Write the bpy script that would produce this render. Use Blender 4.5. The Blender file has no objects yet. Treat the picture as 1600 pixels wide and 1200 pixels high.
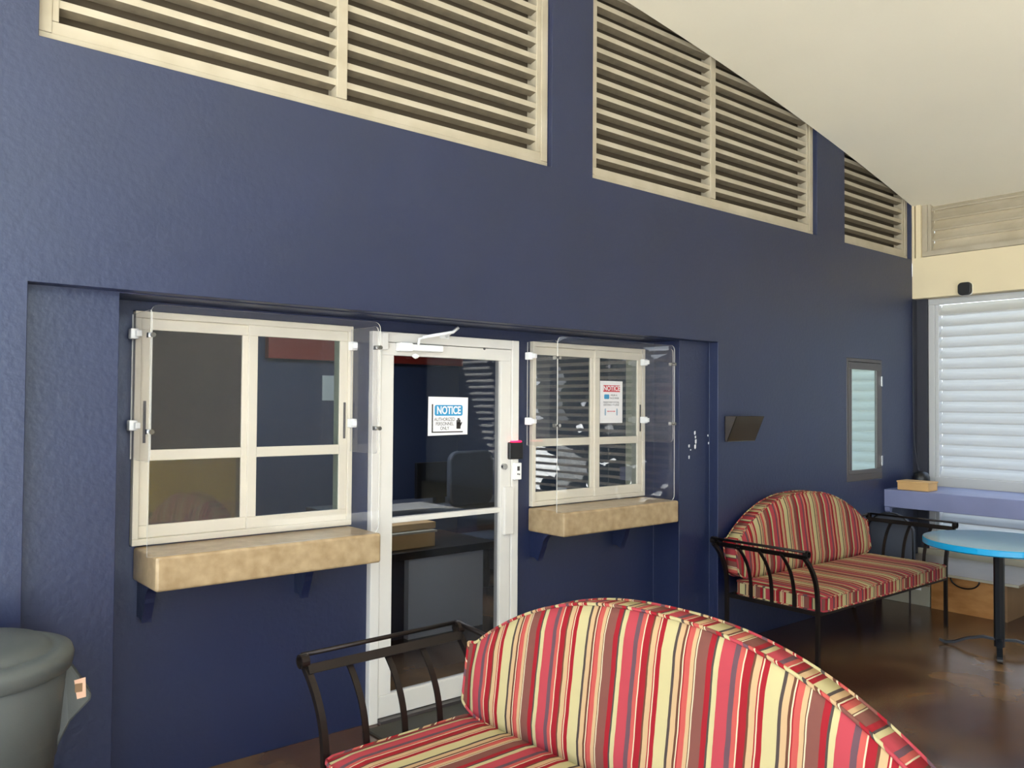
import bpy, bmesh, math, random
from mathutils import Vector, Matrix
random.seed(7)
C = bpy.context.scene
COL = C.collection
PI = math.pi

def lin(c):
    return tuple(((v/255)/12.92 if v/255 <= .04045 else (((v/255)+.055)/1.055)**2.4) for v in c)

# ------------------------------------------------------------------ camera
FPX, YAW, PITCH, ROLL, EYE = 1297.0, math.radians(40.07), math.radians(1.36), math.radians(.407), 1.68
F_ = Vector((math.sin(YAW)*math.cos(PITCH), math.cos(YAW)*math.cos(PITCH), math.sin(PITCH)))
r0 = Vector((math.cos(YAW), -math.sin(YAW), 0)); u0 = r0.cross(F_)
R_ = math.cos(ROLL)*r0 + math.sin(ROLL)*u0; U_ = R_.cross(F_)
cd = bpy.data.cameras.new('camera'); cam = bpy.data.objects.new('camera', cd); COL.objects.link(cam)
cd.sensor_fit = 'HORIZONTAL'; cd.sensor_width = 36; cd.lens = 36*FPX/1600; cd.clip_start = .05; cd.clip_end = 200
M = Matrix.Identity(4)
for i in range(3):
    M[i][0] = R_[i]; M[i][1] = U_[i]; M[i][2] = -F_[i]
M[2][3] = EYE
cam.matrix_world = M
C.camera = cam

# ------------------------------------------------------------------ light
C.view_settings.view_transform = 'Standard'; C.view_settings.look = 'None'
C.view_settings.gamma = 1; C.view_settings.use_curve_mapping = False
C.view_settings.exposure = 0.8
w = bpy.data.worlds.new('daylight'); C.world = w; w.use_nodes = True
nt = w.node_tree; bg = nt.nodes['Background']
tc = nt.nodes.new('ShaderNodeTexCoord'); sx = nt.nodes.new('ShaderNodeSeparateXYZ'); cr = nt.nodes.new('ShaderNodeValToRGB')
nt.links.new(tc.outputs['Generated'], sx.inputs[0])
mr = nt.nodes.new('ShaderNodeMapRange'); mr.inputs[1].default_value = -1; mr.inputs[2].default_value = 1
nt.links.new(sx.outputs['Z'], mr.inputs[0]); nt.links.new(mr.outputs[0], cr.inputs[0])
cr.color_ramp.elements[0].position = .46; cr.color_ramp.elements[0].color = (.30, .27, .22, 1)
cr.color_ramp.elements[1].position = .52; cr.color_ramp.elements[1].color = (.85, .93, 1.0, 1)
e = cr.color_ramp.elements.new(1.0); e.color = (.40, .62, 1.0, 1)
nt.links.new(cr.outputs[0], bg.inputs[0]); bg.inputs[1].default_value = 3.1
sun = bpy.data.lights.new('sun', 'SUN'); sun.energy = 18; sun.angle = .02; sun.color = (1, .97, .91)
so = bpy.data.objects.new('sun', sun); COL.objects.link(so)
so.rotation_euler = Vector((.42, .42, -.80)).to_track_quat('-Z', 'Y').to_euler()
so.location = (-8, -10, 14)

# ------------------------------------------------------------------ helpers
def ray(x, y): return (x-800)*R_ - (y-600)*U_ + FPX*F_
def atY(x, y, Y):
    d = ray(x, y); return Vector((0, 0, EYE)) + d*(Y/d.y)
def atX(x, y, X):
    d = ray(x, y); return Vector((0, 0, EYE)) + d*(X/d.x)

class MB:
    def __init__(s): s.v = []; s.f = []; s.m = []; s.uv = {}
    def face(s, idx, mi=0, uv=None):
        if uv: s.uv[len(s.f)] = uv
        s.f.append(tuple(idx)); s.m.append(mi)
    def box(s, x0, y0, z0, x1, y1, z1, mi=0):
        x0, x1 = min(x0, x1), max(x0, x1); y0, y1 = min(y0, y1), max(y0, y1); z0, z1 = min(z0, z1), max(z0, z1)
        n = len(s.v)
        s.v += [(x0,y0,z0),(x1,y0,z0),(x1,y1,z0),(x0,y1,z0),(x0,y0,z1),(x1,y0,z1),(x1,y1,z1),(x0,y1,z1)]
        for q in ((0,3,2,1),(4,5,6,7),(0,1,5,4),(1,2,6,5),(2,3,7,6),(3,0,4,7)): s.face([n+k for k in q], mi)
        return s
    def prism(s, pts, a, b, axis, mi=0, capmi=None):
        """pts: 2-D outline; axis 'x': pts are (y,z); 'y': (x,z); 'z': (x,y)."""
        n = len(s.v); k = len(pts)
        def P(p, t): return {'x': (t, p[0], p[1]), 'y': (p[0], t, p[1]), 'z': (p[0], p[1], t)}[axis]
        s.v += [P(p, a) for p in pts] + [P(p, b) for p in pts]
        c = mi if capmi is None else capmi
        s.face([n+i for i in range(k)][::-1], c); s.face([n+k+i for i in range(k)], c)
        for i in range(k):
            j = (i+1) % k; s.face([n+i, n+j, n+k+j, n+k+i], mi)
        return s
    def tube(s, pts, r, n=10, mi=0, r2=None, up=None):
        """swept round (or r x r2 elliptical) tube through pts"""
        pts = [Vector(p) for p in pts]; base = len(s.v); prev = None
        for i, p in enumerate(pts):
            t = (pts[min(i+1, len(pts)-1)] - pts[max(i-1, 0)]).normalized()
            if up is not None: a = Vector(up)
            elif prev is None: a = Vector((0,0,1)) if abs(t.z) < .9 else Vector((1,0,0))
            else: a = prev
            a = (a - t*a.dot(t)).normalized(); prev = a; b = t.cross(a)
            for k in range(n):
                th = 2*PI*k/n; rr = r2 if r2 else r
                s.v.append(tuple(p + a*(math.cos(th)*r) + b*(math.sin(th)*rr)))
        for i in range(len(pts)-1):
            for k in range(n):
                a0 = base+i*n+k; a1 = base+i*n+(k+1) % n
                s.face([a0, a1, a1+n, a0+n], mi)
        s.face([base+k for k in range(n)][::-1], mi); s.face([base+(len(pts)-1)*n+k for k in range(n)], mi)
        return s
    def ribbon(s, pts, wdir, w, tdir_fn, t, mi=0):
        """flat bar: width w along wdir, thickness t"""
        pts = [Vector(p) for p in pts]; wd = Vector(wdir).normalized(); base = len(s.v)
        for i, p in enumerate(pts):
            tg = (pts[min(i+1, len(pts)-1)] - pts[max(i-1, 0)]).normalized()
            nn = tg.cross(wd).normalized()
            for a, b in ((-1,-1),(1,-1),(1,1),(-1,1)):
                s.v.append(tuple(p + wd*(a*w/2) + nn*(b*t/2)))
        for i in range(len(pts)-1):
            for k in range(4):
                a0 = base+i*4+k; a1 = base+i*4+(k+1) % 4
                s.face([a0, a1, a1+4, a0+4], mi)
        s.face([base+k for k in range(4)][::-1], mi); s.face([base+(len(pts)-1)*4+k for k in range(4)], mi)
        return s
    def lathe(s, prof, cx, cy, n=48, mi=0):
        base = len(s.v)
        for (r, z) in prof:
            for k in range(n):
                th = 2*PI*k/n; s.v.append((cx+r*math.cos(th), cy+r*math.sin(th), z))
        for i in range(len(prof)-1):
            for k in range(n):
                a0 = base+i*n+k; a1 = base+i*n+(k+1) % n
                s.face([a0, a1, a1+n, a0+n], mi)
        s.face([base+k for k in range(n)][::-1], mi); s.face([base+(len(prof)-1)*n+k for k in range(n)], mi)
        return s
    def build(s, name, mats, parent=None, bevel=0, smooth=False, local=False, seg=2):
        me = bpy.data.meshes.new(name)
        off = Vector((0,0,0))
        if parent is not None and not local:
            p = parent
            while p: off += p.location; p = p.parent
        me.from_pydata([tuple(Vector(v)-off) for v in s.v], [], s.f)
        if not isinstance(mats, (list, tuple)): mats = [mats]
        for m in mats: me.materials.append(m)
        for p, mi in zip(me.polygons, s.m): p.material_index = mi; p.use_smooth = smooth
        if s.uv:
            ul = me.uv_layers.new(name='stripe')
            for fi, uvs in s.uv.items():
                for li, uvv in zip(me.polygons[fi].loop_indices, uvs): ul.data[li].uv = uvv
        else:
            bm = bmesh.new(); bm.from_mesh(me); bmesh.ops.recalc_face_normals(bm, faces=bm.faces); bm.to_mesh(me); bm.free()
        me.update()
        o = bpy.data.objects.new(name, me); COL.objects.link(o)
        if parent is not None: o.parent = parent
        if bevel:
            b = o.modifiers.new('bevel', 'BEVEL'); b.width = bevel; b.segments = seg; b.limit_method = 'ANGLE'; b.angle_limit = math.radians(40)
        return o

def thing(name, loc, label, cat, group=None, rz=0):
    o = bpy.data.objects.new(name, None); COL.objects.link(o); o.location = loc; o.rotation_euler.z = rz
    o.empty_display_size = .1
    return tag(o, label, cat, group)
def tag(o, label, cat, group=None):
    o['label'] = label; o['category'] = cat
    if group: o['group'] = group
    return o
def struct(o, label=None):
    o['kind'] = 'structure'
    if label: o['label'] = label; 
    return o
def structroot(name, loc, label=None):
    o = bpy.data.objects.new(name, None); COL.objects.link(o); o.location = loc; o.empty_display_size = .1
    return struct(o, label)

def solid(name, xs, ys, zs, fn, mat, parent=None):
    """shell of a grid of cells; fn(xm,ym,zm) -> True where solid"""
    mb = MB(); idx = {}
    def vid(i, j, k):
        if (i,j,k) not in idx: idx[(i,j,k)] = len(mb.v); mb.v.append((xs[i], ys[j], zs[k]))
        return idx[(i,j,k)]
    nx, ny, nz = len(xs)-1, len(ys)-1, len(zs)-1
    S = lambda i,j,k: 0 <= i < nx and 0 <= j < ny and 0 <= k < nz and fn((xs[i]+xs[i+1])/2, (ys[j]+ys[j+1])/2, (zs[k]+zs[k+1])/2)
    for i in range(nx):
        for j in range(ny):
            for k in range(nz):
                if not S(i,j,k): continue
                if not S(i-1,j,k): mb.face([vid(i,j,k),vid(i,j,k+1),vid(i,j+1,k+1),vid(i,j+1,k)])
                if not S(i+1,j,k): mb.face([vid(i+1,j,k),vid(i+1,j+1,k),vid(i+1,j+1,k+1),vid(i+1,j,k+1)])
                if not S(i,j-1,k): mb.face([vid(i,j,k),vid(i+1,j,k),vid(i+1,j,k+1),vid(i,j,k+1)])
                if not S(i,j+1,k): mb.face([vid(i,j+1,k),vid(i,j+1,k+1),vid(i+1,j+1,k+1),vid(i+1,j+1,k)])
                if not S(i,j,k-1): mb.face([vid(i,j,k),vid(i,j+1,k),vid(i+1,j+1,k),vid(i+1,j,k)])
                if not S(i,j,k+1): mb.face([vid(i,j,k+1),vid(i+1,j,k+1),vid(i+1,j+1,k+1),vid(i,j+1,k+1)])
    return mb.build(name, mat, parent)

def rrect(x0, z0, x1, z1, r, n=6, corners=(1,1,1,1)):
    """rounded rectangle outline; corners: bl, br, tr, tl"""
    out = []
    for (cx, cz, a0, px, pz, on) in ((x0+r, z0+r, PI, x0, z0, corners[0]), (x1-r, z0+r, 1.5*PI, x1, z0, corners[1]),
                                     (x1-r, z1-r, 0, x1, z1, corners[2]), (x0+r, z1-r, .5*PI, x0, z1, corners[3])):
        if on:
            for k in range(n+1):
                a = a0+.5*PI*k/n; out.append((cx+r*math.cos(a), cz+r*math.sin(a)))
        else: out.append((px, pz))
    return out

# ------------------------------------------------------------------ materials
def N(nt, t, **kw):
    n = nt.nodes.new(t)
    for k, v in kw.items(): setattr(n, k, v)
    return n
def mat(name, rgb, rough=.5, metal=0, var=0, vscale=4, bump=0, bscale=80, spec=.5, coat=0, rgb2=None, detail=4, dist=.002, ior=1.5, stint=(1, 1, 1), coords='Object', stretch=None, emit=None):
    m = bpy.data.materials.new(name); m.use_nodes = True; nt = m.node_tree; b = nt.nodes['Principled BSDF']
    c = lin(rgb)
    b.inputs['Base Color'].default_value = (*c, 1); b.inputs['Roughness'].default_value = rough; b.inputs['Metallic'].default_value = metal
    b.inputs['Specular IOR Level'].default_value = spec; b.inputs['Coat Weight'].default_value = coat; b.inputs['Coat Roughness'].default_value = .2; b.inputs['IOR'].default_value = ior; b.inputs['Specular Tint'].default_value = (*stint, 1)
    tc = N(nt, 'ShaderNodeTexCoord'); src = tc.outputs[coords]
    if stretch:
        mp = N(nt, 'ShaderNodeMapping'); mp.inputs['Scale'].default_value = stretch; nt.links.new(src, mp.inputs[0]); src = mp.outputs[0]
    if var or rgb2:
        n = N(nt, 'ShaderNodeTexNoise'); n.inputs['Scale'].default_value = vscale; n.inputs['Detail'].default_value = detail
        nt.links.new(src, n.inputs['Vector'])
        r = N(nt, 'ShaderNodeValToRGB')
        c2 = lin(rgb2) if rgb2 else tuple(v*(1-var) for v in c)
        c1 = c if rgb2 else tuple(min(1, v*(1+var)) for v in c)
        r.color_ramp.elements[0].position = .35; r.color_ramp.elements[0].color = (*c2, 1)
        r.color_ramp.elements[1].position = .65; r.color_ramp.elements[1].color = (*c1, 1)
        nt.links.new(n.outputs['Fac'], r.inputs[0]); nt.links.new(r.outputs[0], b.inputs['Base Color'])
    if bump:
        n2 = N(nt, 'ShaderNodeTexNoise'); n2.inputs['Scale'].default_value = bscale; n2.inputs['Detail'].default_value = 3
        nt.links.new(src, n2.inputs['Vector'])
        bp = N(nt, 'ShaderNodeBump'); bp.inputs['Strength'].default_value = bump; bp.inputs['Distance'].default_value = dist
        nt.links.new(n2.outputs['Fac'], bp.inputs['Height']); nt.links.new(bp.outputs[0], b.inputs['Normal'])
    if emit:
        b.inputs['Emission Color'].default_value = (*lin(rgb), 1); b.inputs['Emission Strength'].default_value = emit
    return m
def glass(name, tint=(1,1,1), ior=1.5, haze=0, hcol=(.8,.8,.8), boost=1.0, rough=0.0):
    m = bpy.data.materials.new(name); m.use_nodes = True; nt = m.node_tree
    nt.nodes.remove(nt.nodes['Principled BSDF']); out = nt.nodes['Material Output']
    fr = N(nt, 'ShaderNodeFresnel'); fr.inputs[0].default_value = ior
    mu = N(nt, 'ShaderNodeMath', operation='MULTIPLY_ADD', use_clamp=True); mu.inputs[1].default_value = boost; mu.inputs[2].default_value = 0
    ge = N(nt, 'ShaderNodeNewGeometry'); iv = N(nt, 'ShaderNodeMath', operation='SUBTRACT'); iv.inputs[0].default_value = 1
    nt.links.new(ge.outputs['Backfacing'], iv.inputs[1]); m3 = N(nt, 'ShaderNodeMath', operation='MULTIPLY')
    nt.links.new(fr.outputs[0], m3.inputs[0]); nt.links.new(iv.outputs[0], m3.inputs[1]); nt.links.new(m3.outputs[0], mu.inputs[0])
    t = N(nt, 'ShaderNodeBsdfTransparent'); t.inputs[0].default_value = (*tint, 1)
    g = N(nt, 'ShaderNodeBsdfGlossy'); g.inputs['Roughness'].default_value = rough
    mx = N(nt, 'ShaderNodeMixShader'); nt.links.new(mu.outputs[0], mx.inputs[0]); nt.links.new(g.outputs[0], mx.inputs[2])
    if haze:
        d = N(nt, 'ShaderNodeBsdfDiffuse'); d.inputs[0].default_value = (*hcol, 1)
        m2 = N(nt, 'ShaderNodeMixShader'); m2.inputs[0].default_value = haze
        nt.links.new(t.outputs[0], m2.inputs[1]); nt.links.new(d.outputs[0], m2.inputs[2]); nt.links.new(m2.outputs[0], mx.inputs[1])
    else: nt.links.new(t.outputs[0], mx.inputs[1])
    nt.links.new(mx.outputs[0], out.inputs[0])
    return m

m_blue = mat('navy_stucco_paint', (12, 22, 60), rough=.44, spec=.5, ior=1.82, stint=(.80, .89, 1.0), var=.07, vscale=2.5, bump=.4, bscale=38, dist=.004, coords='Object')
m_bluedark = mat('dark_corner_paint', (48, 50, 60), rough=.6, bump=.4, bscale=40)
m_lilac = mat('lilac_paint', (128, 134, 170), rough=.5, var=.05)
m_cream = mat('cream_plaster', (222, 208, 174), rough=.8, var=.03, vscale=1.2, bump=.2, bscale=30)
m_ceil = mat('cream_ceiling_paint', (240, 234, 216), rough=.8, var=.03, vscale=.6)
m_louv = mat('cream_aluminium', (180, 171, 152), rough=.5, vscale=5, rgb2=(168, 158, 137))
m_frame = mat('white_aluminium', (216, 208, 190), rough=.4, var=.03)
m_framedoor = mat('door_white_aluminium', (222, 218, 210), rough=.4, var=.02)
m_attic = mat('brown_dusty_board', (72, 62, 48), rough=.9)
m_dusty_shade = mat('dusty_shaded_aluminium', (116, 106, 88), rough=.8, var=.12, vscale=14)  # blade webs: dust, plus their underside shade put into the darker colour
m_wlouv = mat('white_louvre_enamel', (190, 192, 192), rough=.35)
m_sill = mat('beige_stone_laminate', (176, 153, 118), rough=.3, rgb2=(152, 128, 94), vscale=16, detail=8, spec=.5)
m_black = mat('black_plastic', (20, 20, 22), rough=.4)
m_iron = mat('dark_bronze_iron', (36, 29, 26), rough=.38, metal=.6, var=.1)
m_grey = mat('grey_plastic', (80, 84, 82), rough=.5, var=.06, vscale=6, bump=.15, bscale=200)
m_white = mat('white_plastic', (244, 244, 242), rough=.3)
m_paper = mat('white_paper', (240, 238, 238), rough=.6)
m_blueink = mat('blue_ink', (56, 148, 196), rough=.6)
m_redink = mat('red_ink', (206, 60, 70), rough=.6)
m_paleink = mat('pale_blue_ink', (150, 176, 196), rough=.6)
m_ink = mat('black_ink', (40, 34, 34), rough=.6)
m_steel = mat('brushed_steel', (180, 180, 178), rough=.25, metal=1)
m_darkalu = mat('dark_grey_aluminium', (84, 80, 80), rough=.4, metal=.3)
m_led = mat('red_indicator', (255, 20, 60), rough=.3, emit=3)
m_teal = mat('teal_tabletop', (100, 150, 160), rough=.12, spec=.6)
m_tealedge = mat('bright_blue_edge', (20, 160, 215), rough=.25)
m_post = mat('black_table_iron', (34, 36, 40), rough=.35, metal=.4)
m_wood = mat('orange_plywood', (186, 132, 74), rough=.5, rgb2=(160, 106, 52), vscale=5, stretch=(1, 1, 3))
m_woodbrown = mat('brown_plywood', (128, 98, 66), rough=.6, var=.1)
m_lid = mat('grey_brown_laminate', (136, 122, 104), rough=.35, var=.05)
m_pale = mat('pale_grey_board', (176, 170, 150), rough=.6, var=.06)
m_card = mat('tan_cardboard', (204, 164, 108), rough=.7, var=.06)
m_mat = mat('dark_rubber_mat', (48, 46, 38), rough=.8, bump=.5, bscale=200)
m_bronze = mat('smoked_bronze_plastic', (52, 42, 30), rough=.15, spec=.8, coat=.6)
m_chip = mat('bare_plaster', (225, 228, 230), rough=.8)
m_darkseat = mat('dark_grey_upholstery', (66, 72, 84), rough=.7, var=.1)
m_office = mat('office_blue_paint', (44, 58, 88), rough=.7)
m_officered = mat('office_maroon_paint', (140, 30, 16), rough=.6)
m_officewhite = mat('office_white_board', (205, 205, 205), rough=.5)
m_officefloor = mat('office_floor', (70, 64, 56), rough=.5)
m_outback = mat('brown_wall_paint', (92, 80, 60), rough=.8, rgb2=(56, 58, 52), vscale=.7, detail=3)
m_yellow = mat('mustard_paint', (190, 160, 30), rough=.6)
m_concrete = mat('sunlit_concrete', (200, 197, 186), rough=.9, var=.08, vscale=.6)
m_glass = glass('window_glass', tint=(.70, .76, .75), boost=1.1)
m_glassR = glass('reflective_glass', tint=(.72, .76, .74), boost=3.6)
m_doorglass = glass('tinted_door_glass', tint=(.75, .76, .78), boost=.9)
m_screen = glass('screened_glass', tint=(.5, .48, .45), boost=3.0, haze=.06, hcol=(.34, .30, .22))
m_mirror = mat('mirrored_film_glass', (212, 232, 226), rough=.005, metal=1)
m_acr = glass('clear_acrylic', tint=(.965, .965, .97), boost=.8, haze=.014, hcol=(.8, .8, .8))
m_acredge = glass('acrylic_edge', tint=(.9, .9, .9), boost=1, haze=.55, hcol=(.85, .83, .78))

def floor_mat():
    m = bpy.data.materials.new('stained_concrete_floor'); m.use_nodes = True; nt = m.node_tree; b = nt.nodes['Principled BSDF']
    tc = N(nt, 'ShaderNodeTexCoord')
    n = N(nt, 'ShaderNodeTexNoise'); n.inputs['Scale'].default_value = 1.1; n.inputs['Detail'].default_value = 4; n.inputs['Roughness'].default_value = .5
    n.inputs['Distortion'].default_value = .3
    nt.links.new(tc.outputs['Object'], n.inputs['Vector'])
    r = N(nt, 'ShaderNodeValToRGB'); nt.links.new(n.outputs['Fac'], r.inputs[0])
    el = r.color_ramp.elements
    el[0].position = .30; el[0].color = (*lin((60, 38, 31)), 1); el[1].position = .74; el[1].color = (*lin((138, 104, 66)), 1)
    a = el.new(.45); a.color = (*lin((80, 56, 42)), 1); a = el.new(.58); a.color = (*lin((104, 80, 56)), 1)
    nt.links.new(r.outputs[0], b.inputs['Base Color'])
    n3 = N(nt, 'ShaderNodeTexNoise'); n3.inputs['Scale'].default_value = 3; n3.inputs['Detail'].default_value = 5
    nt.links.new(tc.outputs['Object'], n3.inputs['Vector'])
    mr = N(nt, 'ShaderNodeMapRange'); mr.inputs[3].default_value = .10; mr.inputs[4].default_value = .30
    nt.links.new(n3.outputs['Fac'], mr.inputs[0]); nt.links.new(mr.outputs[0], b.inputs['Roughness'])
    b.inputs['Specular IOR Level'].default_value = .55
    bp = N(nt, 'ShaderNodeBump'); bp.inputs['Strength'].default_value = .08; bp.inputs['Distance'].default_value = .003
    n2 = N(nt, 'ShaderNodeTexNoise'); n2.inputs['Scale'].default_value = 25
    nt.links.new(tc.outputs['Object'], n2.inputs['Vector']); nt.links.new(n2.outputs['Fac'], bp.inputs['Height']); nt.links.new(bp.outputs[0], b.inputs['Normal'])
    return m
m_floor = floor_mat()

def stripe_mat(name='striped_fabric'):
    m = bpy.data.materials.new(name); m.use_nodes = True; nt = m.node_tree; b = nt.nodes['Principled BSDF']
    pale=(172,160,116); dark=(66,56,52); peach=(174,144,106); brown=(88,54,40); cream=(188,174,142); red=(136,24,33); coral=(166,74,66)
    mauve=(110,66,57); pink=(158,58,65); taupe=(90,64,70)
    seq = [(85,pale),(20,dark),(35,peach),(18,brown),(8,cream),(8,red),(36,coral),(28,peach),(6,brown),(8,cream),(72,mauve),(36,red),(13,dark),
           (33,pale),(82,pink),(32,taupe),(30,coral),(9,cream),(47,red),(13,brown),(40,peach),(7,red),(10,cream),(34,red)]
    tot = sum(a for a, _ in seq)
    uv = N(nt, 'ShaderNodeUVMap'); uv.uv_map = 'stripe'
    sp = N(nt, 'ShaderNodeSeparateXYZ'); nt.links.new(uv.outputs[0], sp.inputs[0])
    ns = N(nt, 'ShaderNodeTexNoise'); ns.inputs['Scale'].default_value = 9; nt.links.new(uv.outputs[0], ns.inputs['Vector'])
    ad = N(nt, 'ShaderNodeMath', operation='MULTIPLY_ADD'); ad.inputs[1].default_value = .008; nt.links.new(ns.outputs['Fac'], ad.inputs[0]); nt.links.new(sp.outputs['X'], ad.inputs[2])
    dv = N(nt, 'ShaderNodeMath', operation='MULTIPLY_ADD'); dv.inputs[1].default_value = 1/.36; dv.inputs[2].default_value = 40+.31/.36
    nt.links.new(ad.outputs[0], dv.inputs[0])
    fr = N(nt, 'ShaderNodeMath', operation='FRACT'); nt.links.new(dv.outputs[0], fr.inputs[0])
    r = N(nt, 'ShaderNodeValToRGB'); r.color_ramp.interpolation = 'CONSTANT'; el = r.color_ramp.elements
    el[0].position = 0; el[0].color = (*lin(seq[0][1]), 1); acc = seq[0][0]
    el[1].position = acc/tot; el[1].color = (*lin(seq[1][1]), 1); acc += seq[1][0]
    for wd, c in seq[2:]:
        a = el.new(acc/tot); a.color = (*lin(c), 1); acc += wd
    nt.links.new(fr.outputs[0], r.inputs[0]); nt.links.new(r.outputs[0], b.inputs['Base Color'])
    b.inputs['Roughness'].default_value = .85; b.inputs['Specular IOR Level'].default_value = .2
    wv = N(nt, 'ShaderNodeTexNoise'); wv.inputs['Scale'].default_value = 14; tc = N(nt, 'ShaderNodeTexCoord'); nt.links.new(tc.outputs['Object'], wv.inputs['Vector'])
    bp = N(nt, 'ShaderNodeBump'); bp.inputs['Strength'].default_value = .25; bp.inputs['Distance'].default_value = .012
    nt.links.new(wv.outputs['Fac'], bp.inputs['Height']); nt.links.new(bp.outputs[0], b.inputs['Normal'])
    return m
m_stripe = stripe_mat()

# ------------------------------------------------------------------ setting
D1, D2, D3, D4 = 3.534, 3.608, 3.835, 3.985     # wall face, shallow recess, deep recess, office side
XC = 7.88; XL = -3.1; YB = -4.2
def zc(x): return 4.46 - .0144*x*x               # underside of the vaulted ceiling

def ceil_mb():
    mb = MB(); n = 48; x0, x1 = -3.2, 8.6
    for i in range(n+1):
        x = x0+(x1-x0)*i/n
        for y, dz in ((-3.2, 0), (3.5335, 0), (3.5335, .7), (-3.2, .7)): mb.v.append((x, y, zc(x)+dz))
    for i in range(n):
        for k in range(4):
            a = i*4+k; b_ = i*4+(k+1) % 4; mb.face([a, b_, b_+4, a+4])
    mb.face([0,1,2,3]); mb.face([n*4+3, n*4+2, n*4+1, n*4])
    return mb
struct(ceil_mb().build('ceiling', m_ceil, smooth=False))
struct(MB().box(-1.0, -1.4, -.12, 8.3, 7.9, 0).build('floor', m_floor))
g = MB().box(-60, -60, -.3, 60, 60, -.14).build('ground', m_concrete); struct(g)

W1 = (1.063, 1.05, 2.132, 2.075); W2 = (3.37, 1.05, 4.412, 2.065); DR = (2.24, 0, 3.254, 2.06); W3 = (6.655, 1.04, 7.275, 2.09)
LO = [(.624, 3.263), (3.603, 6.19), (6.63, 7.86)]; ZL = 3.06
def front(x, y, z):
    for a, b_ in LO:
        if a < x < b_ and z > ZL: return False
    if y < D2: 
        if .605 < x < 4.866 and z < 2.125: return False
    elif y < D3:
        if .946 < x < 4.532 and z < 2.12: return False
    for q in (W1, W2, DR):
        if q[0] < x < q[2] and q[1] < z < q[3]: return False
    if W3[0] < x < W3[2] and W3[1] < z < W3[3] and y < D2: return False
    return True
xs = sorted({XL, .605, .624, .946, 1.063, 2.132, 2.24, 3.254, 3.263, 3.37, 3.603, 4.412, 4.532, 4.866, 6.19, 6.63, 6.655, 7.275, 7.86, XC})
zs = sorted({0, 1.04, 1.05, 2.06, 2.065, 2.075, 2.09, 2.12, 2.125, ZL, 4.6})
wall = solid('wall_front', xs, [D1, D2, D3, D4], zs, front, m_blue); struct(wall)
bv = wall.modifiers.new('bevel', 'BEVEL'); bv.width = .006; bv.segments = 2; bv.limit_method = 'ANGLE'
# paint chips
mb = MB()
for (cx, cy, w_, h_) in ((1085.6,676.5,2,5),(1086.5,683,1.6,3.5),(1087,690,2.2,6),(1086,698,2.4,6),(1076.5,697,2,4),(1079,703,1.6,1.6),(1076.5,714.5,1.5,4.5),(1106,680.5,1.3,3),(1107,692.5,1.4,3)):
    a = atY(cx-w_/2, cy, D2); b_ = atY(cx+w_/2, cy, D2); hz = h_*.0055/2
    pts = [(a.x, a.z-hz*.6), ((a.x+b_.x)/2, a.z-hz), (b_.x, a.z-hz*.5), (b_.x*.3+a.x*.7+(b_.x-a.x)*.7, a.z+hz), (a.x, a.z+hz*.8)]
    mb.prism(pts, D2-.0015, D2+.001, 'y')
mb.build('paint_chips', m_chip, wall)

# dark corner strip + right wall: beam, shelf-side plinth, piers
XR = 7.99
def rwall(x, y, z):
    if z > 3.07 and (y < 3.50): return not (-3.9 < y < 3.455) or z > 4.5
    if x < XR-.02:
        return 2.69 < z <= 3.07                      # beam stands forward
    for a, b_ in ((.9, 3.44), (-1.9, .6), (-4.1, -2.2)):
        if a < y < b_ and .36 < z < 2.69: return False
    return True
ys = [YB, -4.1, -3.9, -2.2, -1.9, .6, .9, 3.44, 3.455, 3.50, D1]
solid_r = solid('wall_right', [XC, XR-.02, XR+.15], ys, [0, .36, 2.69, 3.07, 3.60], lambda x, y, z: rwall(x, y, z), [m_cream])
struct(solid_r)
# piers/low wall of the right wall below the beam are painted dark
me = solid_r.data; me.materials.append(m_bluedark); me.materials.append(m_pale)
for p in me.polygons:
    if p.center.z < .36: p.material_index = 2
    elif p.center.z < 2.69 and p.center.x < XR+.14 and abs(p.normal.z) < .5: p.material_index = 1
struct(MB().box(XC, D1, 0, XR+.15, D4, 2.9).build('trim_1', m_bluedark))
struct(MB().box(XC, D1-.02, 3.0701, XR+.15, D4, 3.60).build('trim_5', m_cream))
struct(MB().box(.9, YB-.15, 0, 8.2, YB, 4.3).build('wall_back_added', m_outback))  # unseen wall, added to darken window reflections and limit light from behind
for i, y in enumerate((-2.2,)): pass

# ------------------------------------------------------------------ louvre panels
def slats(x0, x1, z0, z1, Y, pitch=.0955, axis='x', kind='open'):
    mb = MB(); z = z0
    while z < z1:
        if kind == 'open':
            pr = [(Y, z), (Y, z+.031), (Y+.004, z+.031), (Y+.004, z+.004), (Y+.052, z-.010), (Y+.052, z+.008), (Y+.049, z+.008), (Y+.049, z-.012), (Y+.0, z)]
            pr = pr[:-1]
        else:
            pr = [(Y, z-.004), (Y, z+.008), (Y+.022, z+.030), (Y+.054, z+.070), (Y+.066, z+.104), (Y+.069, z+.104), (Y+.058, z+.068), (Y+.026, z+.028), (Y+.014, z+.012), (Y+.014, z-.004)]
        if axis == 'x':
            k0 = len(mb.f); mb.prism(pr, x0, x1, 'x')
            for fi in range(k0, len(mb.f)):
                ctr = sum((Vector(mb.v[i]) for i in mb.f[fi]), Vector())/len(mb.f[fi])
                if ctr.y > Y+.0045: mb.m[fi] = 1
        else: mb.prism([(p, q) for p, q in pr], x0, x1, 'y')
        z += pitch
    return mb
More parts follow.
